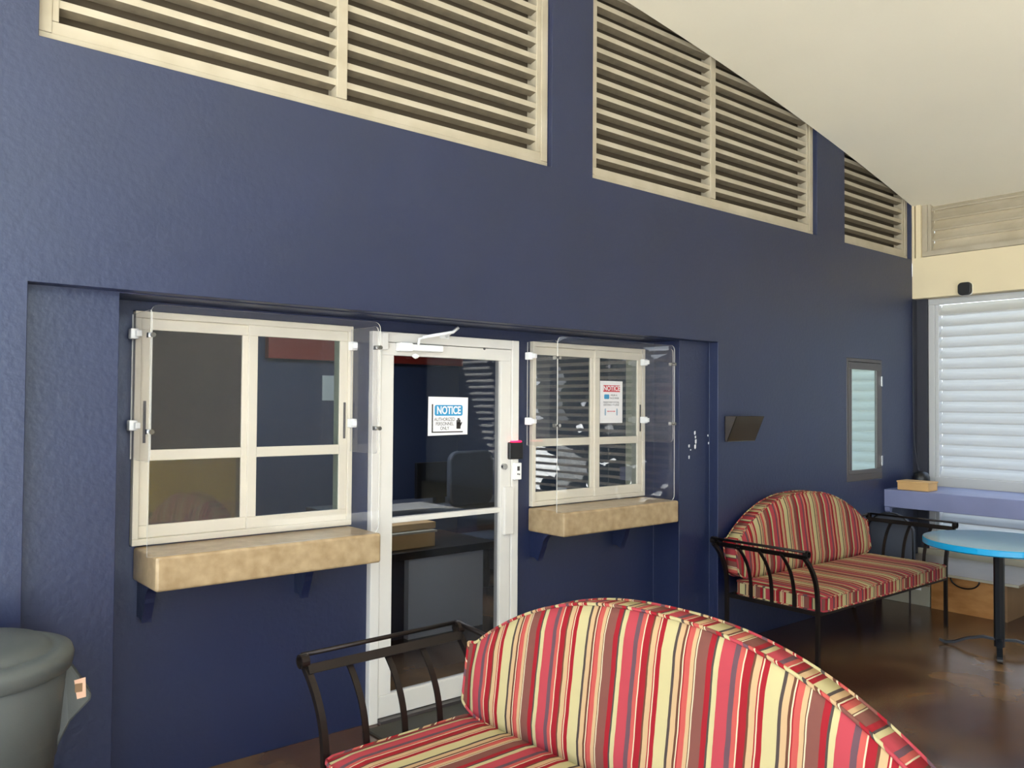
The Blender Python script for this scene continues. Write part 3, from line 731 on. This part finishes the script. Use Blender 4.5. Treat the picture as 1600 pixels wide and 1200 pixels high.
def rounded_slab(x0, x1, y0, y1, z0, z1, r, parent):
    """seat cushion: plan-rounded slab with puffed top, uv u = x on faces and perimeter on the boxing"""
    mb = MB(); NX, NY = 48, 14
    def plan(i, j):
        u = i/NX*2-1; v = j/NY*2-1
        x = (x0+x1)/2+(x1-x0)/2*u; y = (y0+y1)/2+(y1-y0)/2*v
        # squeeze corners
        dx = max(0, abs(x-(x0+x1)/2)-((x1-x0)/2-r)); dy = max(0, abs(y-(y0+y1)/2)-((y1-y0)/2-r))
        if dx > 0 and dy > 0:
            m_ = max(dx, dy); l = math.hypot(dx, dy); k = m_/l
            x -= math.copysign(dx*(1-k), x-(x0+x1)/2); y -= math.copysign(dy*(1-k), y-(y0+y1)/2)
        return x, y, u, v
    g0 = {}; g1 = {}
    for i in range(NX+1):
        for j in range(NY+1):
            x, y, u, v = plan(i, j); ed = min(1, (1-abs(u))*10)*min(1, (1-abs(v))*3)
            p = .018*math.sin(ed*PI/2)
            g1[i,j] = len(mb.v); mb.v.append((x, y, z1+p-.006)); g0[i,j] = len(mb.v); mb.v.append((x, y, z0))
    for i in range(NX):
        for j in range(NY):
            q = [g1[i,j], g1[i+1,j], g1[i+1,j+1], g1[i,j+1]]; mb.face(q, 0, [(mb.v[k][0], mb.v[k][1]) for k in q])
            q = [g0[i,j], g0[i,j+1], g0[i+1,j+1], g0[i+1,j]]; mb.face(q, 0, [(mb.v[k][0], mb.v[k][1]) for k in q])
    loop = [(i, 0) for i in range(NX)] + [(NX, j) for j in range(NY)] + [(i, NY) for i in range(NX, 0, -1)] + [(0, j) for j in range(NY, 0, -1)]
    acc = x0
    for k in range(len(loop)):
        a, b_ = loop[k], loop[(k+1) % len(loop)]; d = (Vector(mb.v[g0[a]])-Vector(mb.v[g0[b_]])).length
        q = [g0[a], g0[b_], g1[b_], g1[a]]; mb.face(q, 0, [(acc, 0), (acc+d, 0), (acc+d, .1), (acc, .1)]); acc += d
    o = mb.build('seat_cushion', m_stripe, parent, local=True, smooth=False)
    for g in (g0, g1):
        pts = [Vector(mb.v[g[a]]) for a in loop]; pts.append(pts[0]); pm = MB(); pm.tube(pts, .006, n=6)
        for fi, f in enumerate(pm.f): pm.uv[fi] = [(pm.v[k][0]+pm.v[k][1]*.5, 0) for k in f]
        pm.build('piping', m_stripe, o, local=True, smooth=True)
YF = -.585; FL = .15; ZARM = .765
def bench(label, group, loc, rz):
    t = thing('garden_bench', loc, label, 'bench', group, rz)
    back_cushion(t)
    rounded_slab(-W_/2+.012, W_/2-.012, YF-.03, .055, .385, .475, .06, t)
    # seat frame
    f = MB(); x = W_/2+.0; z = .372
    f.box(-x, YF-.012, z-.016, x, YF+.012, z+.011); f.box(-x, .07, z-.016, x, .09, z+.011)
    f.box(-x-.01, YF, z-.016, -x+.012, .08, z+.011); f.box(x-.012, YF, z-.016, x+.01, .08, z+.011)
    for k in range(1, 6): xx = -x+2*x*k/6; f.box(xx-.012, YF, z+.0, xx+.012, .08, z+.010)
    f.build('seat_frame', m_iron, t, local=True)
    for sx_ in (-1, 1):
        X = sx_*(W_/2+.004)
        a = thing('arm_tmp', (0,0,0), '', ''); bpy.data.objects.remove(a)
        def curve(y, zlo=.37, n=14):
            return [(X+sx_*FL*((z_-zlo)/(ZARM-.028-zlo))**3.0, y, z_) for z_ in [zlo+(ZARM-.028-zlo)*k/n for k in range(n+1)]]
        ys_ = [YF, YF+.165, YF+.33, YF+.49]
        arm = MB().tube([(X+sx_*(FL+.012), YF-.01, ZARM+.012), (X+sx_*(FL+.012), .10, ZARM+.012)], .009, n=10).build('arm_rail', m_iron, t, local=True, smooth=True)
        MB().ribbon([(X+sx_*(FL-.03), YF-.004, ZARM-.03), (X+sx_*(FL-.03), .10, ZARM-.03)], (sx_*.5, 0, .86), .034, None, .006).build('arm_band', m_iron, arm, local=True)
        for y in (YF-.012, .10):
            sc = MB(); pts = [(X+sx_*(FL-.005+.022*math.cos(a_)), y, ZARM-.005+.022*math.sin(a_)) for a_ in [-.6+2*PI*k/14*1.0 for k in range(15)]]
            sc.ribbon(pts, (0, 1, 0), .03, None, .006); sc.build('scroll', m_iron, arm, local=True)
        for y in ys_[1:]: MB().ribbon(curve(y), (0, 1, 0), .024, None, .007).build('arm_slat', m_iron, t, local=True)
        # front leg: curved post running on into the leg
        MB().ribbon([(X, YF, .0), (X, YF, .2)] + curve(YF), (0, 1, 0), .024, None, .022).build('leg', m_iron, t, local=True)
        MB().ribbon([(X, .16, .0), (X, .10, .2)] + [(p[0], .10, p[2]) for p in curve(.10)], (0, 1, 0), .024, None, .022).build('leg', m_iron, t, local=True)
    # arched back rail running into the flared arm ends
    pts = []
    n = 40
    for k in range(n+1):
        s = -1+2*k/n; s2 = s*.985; pts.append((s2*W_/2, TH+.012+(zt_(s2)-.03-.48)*LEAN, zt_(s2)-.035))
    L = (-(W_/2+FL+.01), .10, ZARM+.012); Lm = (-(W_/2+.06), TH+.03, ZARM-.01); R2 = (-L[0], L[1], L[2]); Rm = (-Lm[0], Lm[1], Lm[2])
    MB().tube([L, Lm]+pts[1:-1]+[Rm, R2], .011, n=8).build('back_rail', m_iron, t, local=True, smooth=True)
    for s in (-.75, -.45, -.15, .15, .45, .75):
        MB().ribbon([(s*W_/2, TH+.02, .37), (s*W_/2, TH+.014+(zt_(s)-.54)*LEAN, zt_(s)-.04)], (1, 0, 0), .022, None, .006).build('back_slat', m_iron, t, local=True)
    return t
near = bench('large striped cushioned iron bench nearest the camera, cut off at the bottom', 'striped cushioned iron benches', (1.975, 1.715, 0), -1.545)
far = bench('striped cushioned iron bench against the blue wall beyond the recess', 'striped cushioned iron benches', (5.77, 3.345, 0), -.015)

# ------------------------------------------------------------------ trash can
tc_ = thing('trash_can', (.375, 3.165, 0), 'round grey plastic trash can with lid and side handles', 'trash can')
cx, cy = .375, 3.165
tc_.scale = (1.035, 1.035, 1.035)
MB().lathe([(.21, .0), (.225, .01), (.262, .50), (.268, .505), (.270, .56), (.274, .565), (.292, .78), (.286, .785)], cx, cy, n=64).build('can_body', m_grey, tc_, smooth=True)
ld = MB().lathe([(.300, .775), (.306, .778), (.312, .812), (.305, .832), (.262, .842), (.252, .838), (.244, .846), (.225, .862), (.12, .868), (.004, .87)], cx, cy, n=64).build('lid', m_grey, tc_, smooth=True)
MB().tube([(cx-.07, cy, .866), (cx-.05, cy, .885), (cx+.05, cy, .885), (cx+.07, cy, .866)], .012, n=8).build('lid_grip', m_grey, ld, smooth=True)
for k, a in enumerate((-.12, PI-.12)):
    d = Vector((math.cos(a), math.sin(a), 0)); nrm = Vector((-d.y, d.x, 0)); c0 = Vector((cx, cy, 0))
    prof = [(.275, .79), (.302, .785), (.372, .665), (.368, .645), (.30, .590), (.262, .51), (.24, .53)]
    hb = MB(); n = len(prof)
    for off in (-.05, .05):
        for (rr, z_) in prof:
            hb.v.append(tuple(c0+d*(rr-(.01 if rr > .3 else 0))+nrm*off*(1 if rr < .31 else .8)+Vector((0,0,z_))))
    hb.face(list(range(n))[::-1]); hb.face([n+i for i in range(n)])
    for i in range(n): j = (i+1) % n; hb.face([i, j, n+j, n+i])
    ho = hb.build('handle', m_grey, tc_, bevel=.008)
    if k == 0:
        # sticker on the handle's near face
        c = c0+d*.322+Vector((0,0,.690)); yv = -nrm*.0425 if False else -nrm*.0435
        q = MB(); e1 = d*.022; e2 = Vector((0,0,.034))
        b0 = c-nrm*.047
        q.v = [tuple(b0-e1-e2), tuple(b0+e1-e2*.85), tuple(b0+e1*.9+e2), tuple(b0-e1+e2*.85)]; q.v += [tuple(Vector(v)+nrm*.004) for v in q.v]
        q.face([0,1,2,3]); q.face([7,6,5,4])
        for i in range(4): q.face([i, (i+1) % 4, 4+(i+1) % 4, 4+i])
        st = q.build('sticker', mat('peach_sticker', (226, 180, 150), rough=.5), ho)
        q2 = MB(); b1 = c-nrm*.0475; e1 = d*.011; e2 = Vector((0,0,.014)); b1 += Vector((0,0,.004))
        q2.v = [tuple(b1-e1-e2), tuple(b1+e1-e2), tuple(b1+e1+e2), tuple(b1-e1+e2)]; q2.v += [tuple(Vector(v)+nrm*.001) for v in q2.v]
        q2.face([0,1,2,3]); q2.face([7,6,5,4])
        q2.build('sticker_mark', m_woodbrown, ho)

# ------------------------------------------------------------------ office behind the glass
struct(MB().box(.2, 7.6, 0, 7.8, 7.7, 2.7).build('wall_office', m_office))
struct(MB().box(.1, D4, 0, .2, 7.7, 2.7).build('wall_office_left', m_office))
struct(MB().box(5.6, D4, 0, 5.7, 7.6, 2.7).build('wall_office_right', m_office))
struct(MB().box(.1, D4+.001, 2.7, 7.8, 7.7, 2.8).build('ceiling_office', m_officewhite))
struct(MB().box(3.3, 7.52, 2.1, 5.6, 7.599, 2.5).build('trim_2', m_officered))
cbn = thing('low_cabinet', (3.5, 5.3, 0), 'low white cabinet with dark top seen through the door glass', 'cabinet')
MB().box(3.26, 5.0, 0, 3.93, 5.6, .575).build('cabinet_body', m_officewhite, cbn)
MB().box(3.02, 4.95, .576, 4.02, 5.7, .63).build('cabinet_top', m_black, cbn, bevel=.004)
MB().box(3.05, 5.05, 0, 3.255, 5.6, .575).build('side_shelf', m_bluedark, cbn)
b1 = thing('file_box', (3.35, 5.2, .63), 'tan cardboard box on the low cabinet behind the door glass', 'box', 'tan boxes on the low cabinet')
MB().box(3.06, 5.05, .631, 3.52, 5.3, .735).build('box_body', m_card, b1, bevel=.004)
MB().box(3.05, 5.04, .736, 3.53, 5.31, .75).build('box_lid', m_pale, b1)
b2 = thing('file_box', (3.5, 5.5, .75), 'tan paper tray topmost on the box behind the door glass', 'box', 'tan boxes on the low cabinet')
MB().box(3.12, 5.10, .751, 3.56, 5.29, .80).build('box_body', m_card, b2, bevel=.004)
dk = thing('office_desk', (4.3, 6.5, 0), 'dark office desk deep behind the door glass', 'desk')
MB().box(3.4, 6.2, .70, 5.4, 6.9, .74).build('desk_top', m_darkseat, dk)
MB().box(3.45, 6.25, 0, 3.5, 6.85, .70).build('side_panel', m_darkseat, dk); MB().box(5.3, 6.25, 0, 5.35, 6.85, .70).build('side_panel', m_darkseat, dk)
mn = thing('monitor', (4.4, 6.4, .74), 'black computer monitor on the dark desk behind the door glass', 'monitor')
MB().box(4.25, 6.4, .80, 4.85, 6.44, 1.13).build('screen', m_black, mn, bevel=.006); MB().box(4.5, 6.44, .741, 4.6, 6.5, .9).build('stand', m_black, mn)
oc = thing('office_chair', (4.7, 5.9, 0), 'dark office chair behind the door glass', 'chair')
MB().prism(rrect(4.35, .75, 4.85, 1.25, .1), 6.02, 6.08, 'y').build('backrest', m_darkseat, oc, bevel=.02)
MB().box(4.38, 5.6, .45, 4.82, 6.02, .52).build('seat', m_darkseat, oc, bevel=.03)
MB().tube([(4.6, 5.8, .06), (4.6, 5.8, .46)], .03, n=12).build('pedestal', m_black, oc)
MB().box(4.35, 5.77, .0, 4.85, 5.83, .06).box(4.57, 5.55, .0, 4.63, 6.05, .0599).build('chair_base', m_black, oc)
pp = thing('wall_papers', (2.9, 7.59, 1.9), 'pale sheet pinned high on the office wall behind the door glass', 'paper')
MB().box(3.9, 7.585, 1.70, 4.1, 7.599, 1.95).build('sheet', m_officewhite, pp)
yb = thing('mustard_cabinet', (3.3, -3.3, 0), 'mustard yellow low cabinet behind the camera, mirrored in the left window', 'cabinet')
MB().box(3.1, -3.6, 0, 4.3, -3.1, 1.0).build('cabinet_body', m_yellow, yb); MB().box(3.2, -3.09, .1, 3.68, -3.08, .9).build('door', m_yellow, yb); MB().box(3.72, -3.09, .1, 4.2, -3.08, .9).build('door', m_yellow, yb)

la = bpy.data.lights.new('office_fill', 'AREA'); la.energy = 36; la.size = 1.2; la.color = (.85, .92, 1)  # added fill with no visible source, brightens the cabinet behind the glass
lo = bpy.data.objects.new('office_fill', la); COL.objects.link(lo); lo.location = (3.4, 6.0, 2.65)
bpy.context.view_layer.update()
